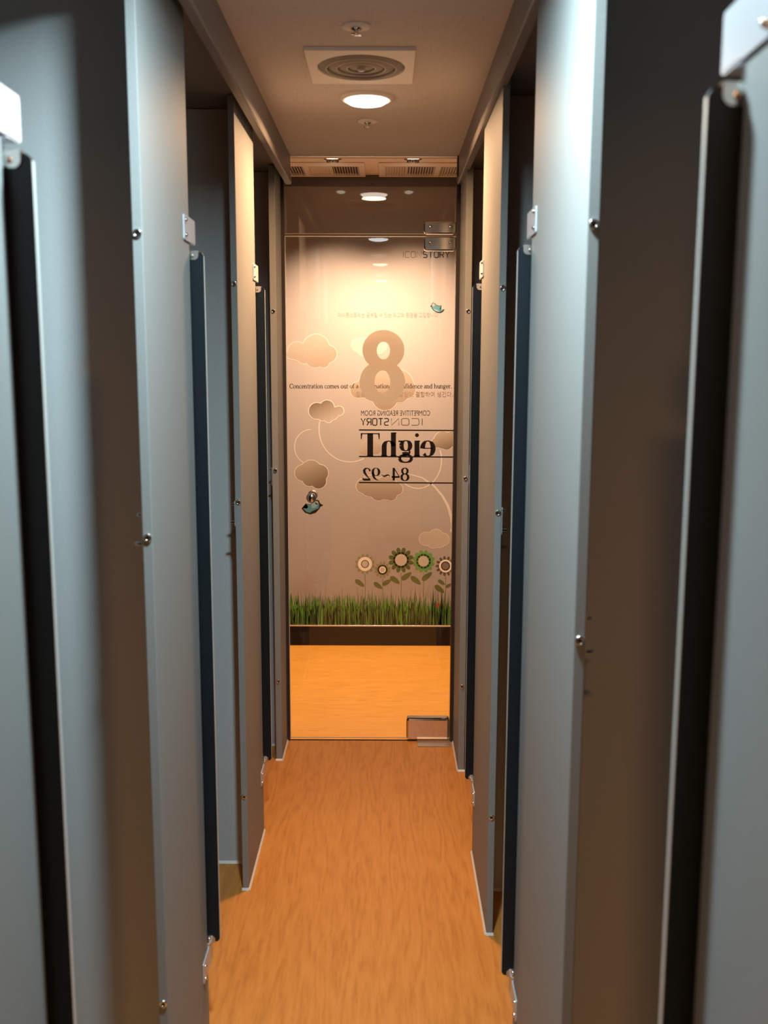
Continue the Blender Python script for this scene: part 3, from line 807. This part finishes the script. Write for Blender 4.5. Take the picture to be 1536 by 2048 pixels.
# lettering on the mural
bm = bmesh.new()
techno(bm, 'ICON', 806, 842.5, 503, 515, Ymu(4), 1.0, mi=1); techno(bm, 'STORY', 846.5, 899, 503, 515, Ymu(4), 1.9, mi=0)
tag(link('heading_lettering', bm, [M['ink'], M['ink_brown']], mu), 'heading ICON STORY')
bm = bmesh.new()
serif_into(bm, 'Concentration comes out of a combination of confidence and hunger.', 579, 904, 776.5, 13.2, Ymu(6), False, 1.0)
tag(link('motto_lettering', bm, M['ink'], mu), 'dark serif motto line')
bm = bmesh.new()
text_into(bm, '집중력은 자신감과 갈망이 결합하여 생긴다.', 712, 905, 783, 794, Ymu(6))
tag(link('korean_lettering', bm, M['ink_soft'], mu), 'soft brown Korean line under the motto')
bm = bmesh.new()
text_into(bm, '아이콘스토리는 공부할 수 있는 최고의 환경을 고집합니다', 676, 876, 625, 635, Ymu(6))
tag(link('faint_lettering', bm, M['ink_blush'], mu), 'very faint pink Korean line')

# ------------------------------------------------------------------ ceiling fixtures
def area(name, loc, rx, power, col, size, spread, parent):
    L = bpy.data.lights.new(name, 'AREA'); L.shape = 'DISK'; L.size = size; L.energy = power; L.color = col; L.spread = spread
    o = bpy.data.objects.new(name, L); COL.objects.link(o)
    o.rotation_euler = rx
    o.parent = parent
    o.location = Vector(loc) - world_off(parent)
    return o

LAMP_LABELS = ['bright round warm downlight in the corridor ceiling in front of the glass door', 'round cool downlight in the corridor ceiling above the second partitions',
               'round amber downlight in the corridor ceiling above the viewer', 'round amber downlight in the corridor ceiling far behind the viewer']
for (x, y, colr, watts), lab in zip(CORRIDOR_LAMPS, LAMP_LABELS):
    r = empty('downlight', (x, y, ZC), lab, 'ceiling lamp', 'round downlights along the corridor ceiling')
    bm = bmesh.new()
    lathe(bm, [(0.081, -0.0002), (0.080, -0.004), (0.074, -0.008), (0.067, -0.0085), (0.064, -0.004), (0.0635, -0.0002)], (x, y, ZC), 'Z', 56)
    bmesh.ops.recalc_face_normals(bm, faces=bm.faces)
    link('trim_ring', bm, M['white_plastic'], r, True)
    bm = bmesh.new()
    lathe(bm, [(0.0635, -0.0012), (0.0625, -0.010), (0.055, -0.016), (0.035, -0.021), (0, -0.023)], (x, y, ZC), 'Z', 56)
    bmesh.ops.recalc_face_normals(bm, faces=bm.faces)
    tag(link('lens', bm, M['lens_cool'] if colr == COOL else M['lens_warm'], r, True), 'glowing round lens')
    area('lamp', (x, y, ZC - 0.026), (0, 0, 0), watts, colr, 0.115, math.radians(164), r)

# round ceiling air diffuser in its square plate
ax, ay = -0.070, 2.812
r = empty('air_diffuser', (ax, ay, ZC), 'square plate air vent with concentric grey rings in the ceiling beside the warm downlight', 'air vent')
bm = bmesh.new()
n = 64
hs = 0.142
sq = []
for k in range(n):
    a = 2 * PI * k / n
    cx, cy = math.cos(a), math.sin(a)
    t = hs / max(abs(cx), abs(cy))
    sq.append((cx * t, cy * t * 1.11))
inn = [(0.117 * math.cos(2 * PI * k / n), 0.122 * math.sin(2 * PI * k / n)) for k in range(n)]
def loopv(l, z): return [bm.verts.new((ax + p[0], ay + p[1], z)) for p in l]
A, Bq, Cq, Dq = loopv(sq, ZC - 0.0005), loopv([(p[0] * .985, p[1] * .985) for p in sq], ZC - 0.009), loopv(inn, ZC - 0.009), loopv([(p[0] * 0.97, p[1] * 0.97) for p in inn], ZC - 0.0005)
for P1, P2 in ((A, Bq), (Bq, Cq), (Cq, Dq)):
    for k in range(n):
        bm.faces.new((P1[k], P1[(k + 1) % n], P2[(k + 1) % n], P2[k]))
bmesh.ops.recalc_face_normals(bm, faces=bm.faces)
link('square_plate', bm, M['white_plastic'], r)
for i, (ro, ri) in enumerate(((0.1125, 0.092), (0.091, 0.064), (0.063, 0.037), (0.036, 0.012))):
    bm = bmesh.new()
    lathe(bm, [(ro, -0.006), (ro - 0.002, -0.0075), (ri + 0.001, -0.0125 + i * 0.001), (ri, -0.0125 + i * 0.001), (ri, -0.002)], (ax, ay, ZC), 'Z', 56, 0)
    lathe(bm, [(ri + 0.0022, -0.0126 + i * 0.001), (ri - 0.0003, -0.0134 + i * 0.001), (ri - 0.0003, -0.008)], (ax, ay, ZC), 'Z', 56, 1)
    bmesh.ops.recalc_face_normals(bm, faces=bm.faces)
    for v in bm.verts: v.co.y = ay + (v.co.y - ay) * 1.04
    link('cone_ring', bm, [M['grey_plastic'], M['grey_rim']], r, True)
bm = bmesh.new(); lathe(bm, [(0.012, -0.004), (0.012, -0.013), (0.009, -0.016), (0, -0.0165)], (ax, ay, ZC), 'Z', 24)
bmesh.ops.recalc_face_normals(bm, faces=bm.faces)
link('centre_screw', bm, M['grey_rim'], r, True)

# sprinkler heads
for (x, y, lab) in ((-0.065, 3.453, 'small sprinkler head in the ceiling between the downlight and the glass door'), (-0.074, 2.498, 'small sprinkler head in the ceiling nearer than the square air vent')):
    r = empty('sprinkler_head', (x, y, ZC), lab, 'sprinkler', 'sprinkler heads in the corridor ceiling')
    bm = bmesh.new(); lathe(bm, [(0.034, -0.0005), (0.033, -0.003), (0.022, -0.0055), (0.012, -0.006), (0.012, -0.0005)], (x, y, ZC), 'Z', 36)
    bmesh.ops.recalc_face_normals(bm, faces=bm.faces)
    link('cover_plate', bm, M['white_plastic'], r, True)
    bm = bmesh.new()
    lathe(bm, [(0.011, -0.001), (0.011, -0.008), (0.006, -0.010), (0.005, -0.017), (0.013, -0.018), (0.013, -0.020), (0.0, -0.021)], (x, y, ZC), 'Z', 24)
    bmesh.ops.recalc_face_normals(bm, faces=bm.faces)
    link('nozzle', bm, M['chrome'], r, True)

# halogen spots of the cross corridor, aimed at the mural
for (x, y), lab in zip(SPOT_LAMPS, ('left one of two small recessed spotlights lighting the mural beyond the glass', 'right one of two small recessed spotlights lighting the mural beyond the glass')):
    r = empty('spotlight', (x, y, ZC2), lab, 'spotlight', 'spotlights over the mural')
    bm = bmesh.new(); lathe(bm, [(0.046, -0.0005), (0.045, -0.004), (0.037, -0.007), (0.033, -0.005), (0.032, -0.0005)], (x, y, ZC2), 'Z', 40)
    bmesh.ops.recalc_face_normals(bm, faces=bm.faces)
    link('trim_ring', bm, M['spot_gold'], r, True)
    tilt = Matrix.Rotation(math.radians(-16), 4, 'X')
    bm = bmesh.new(); lathe(bm, [(0.031, 0.002), (0.031, -0.014), (0.029, -0.016), (0.025, -0.012)], (0, 0, 0), 'Z', 36)
    bmesh.ops.recalc_face_normals(bm, faces=bm.faces)
    bmesh.ops.transform(bm, matrix=Matrix.Translation((x, y, ZC2 - 0.004)) @ tilt.inverted(), verts=bm.verts)
    link('gimbal', bm, M['chrome'], r, True)
    bm = bmesh.new(); lathe(bm, [(0.025, -0.012), (0.02, -0.015), (0, -0.017)], (0, 0, 0), 'Z', 36)
    bmesh.ops.recalc_face_normals(bm, faces=bm.faces)
    bmesh.ops.transform(bm, matrix=Matrix.Translation((x, y, ZC2 - 0.004)) @ tilt.inverted(), verts=bm.verts)
    tag(link('bulb_lens', bm, M['lens_spot'], r, True), 'glowing halogen lens')
    L = bpy.data.lights.new('halogen', 'SPOT'); L.energy = SPOT_W; L.color = SPOT_COL; L.spot_size = math.radians(112); L.spot_blend = 1.0; L.shadow_soft_size = 0.022
    lo = bpy.data.objects.new('halogen', L); COL.objects.link(lo); lo.parent = r
    lo.location = (0, 0.004, -0.030)
    lo.rotation_euler = (math.radians(0), 0, 0)

# slotted ceiling diffusers of the cross corridor
for (x0, x1, div, lab) in ((-0.70, -0.112, (-0.406,), 'slotted air diffuser in the cross corridor ceiling, left of the pair above the mural'), (-0.042, 0.546, (0.252,), 'slotted air diffuser in the cross corridor ceiling, right of the pair above the mural')):
    y0, y1 = 5.10, 5.415
    r = empty('slot_diffuser', ((x0 + x1) / 2, (y0 + y1) / 2, ZC2), lab, 'air vent', 'slotted air diffusers over the mural')
    z0, z1 = ZC2 - 0.016, ZC2 - 0.0005
    bm = bmesh.new()
    prism(bm, [(y0, z1), (y0 - 0.002, z1 - 0.004), (y0 + 0.012, z0), (y0 + 0.034, z0), (y0 + 0.034, z1)], 'X', x0, x1)
    box(bm, x0, x1, y1 - 0.03, y1, z0, z1)
    box(bm, x0, x0 + 0.03, y0 + 0.034, y1 - 0.03, z0, z1); box(bm, x1 - 0.03, x1, y0 + 0.034, y1 - 0.03, z0, z1)
    for d in div: box(bm, d - 0.013, d + 0.013, y0 + 0.034, y1 - 0.03, z0, z1)
    link('frame', bm, M['white_plastic'], r, bevel=0.0015)
    link('slot_backing', B(x0 + 0.03, x1 - 0.03, y0 + 0.034, y1 - 0.03, ZC2 - 0.003, ZC2 - 0.001), M['vent_shade'], r)
    bays = [(x0 + 0.03, div[0] - 0.013), (div[0] + 0.013, x1 - 0.03)]
    for (a, b) in bays:
        bm = bmesh.new()
        cxm = (a + b) / 2
        m_ = int((b - a) / 0.013)
        for k in range(m_):
            xc = a + (k + 0.5) * (b - a) / m_
            tl = 0.005 if xc < cxm else -0.005
            prism(bm, [(xc - 0.0035 - tl, z0), (xc - 0.001 - tl, z0), (xc + 0.0035 + tl * 0.4, z1 - 0.003), (xc + 0.001 + tl * 0.4, z1 - 0.003)], 'Y', y0 + 0.036, y1 - 0.032)
        link('louvre', bm, M['white_plastic'], r)

bpy.context.view_layer.update()
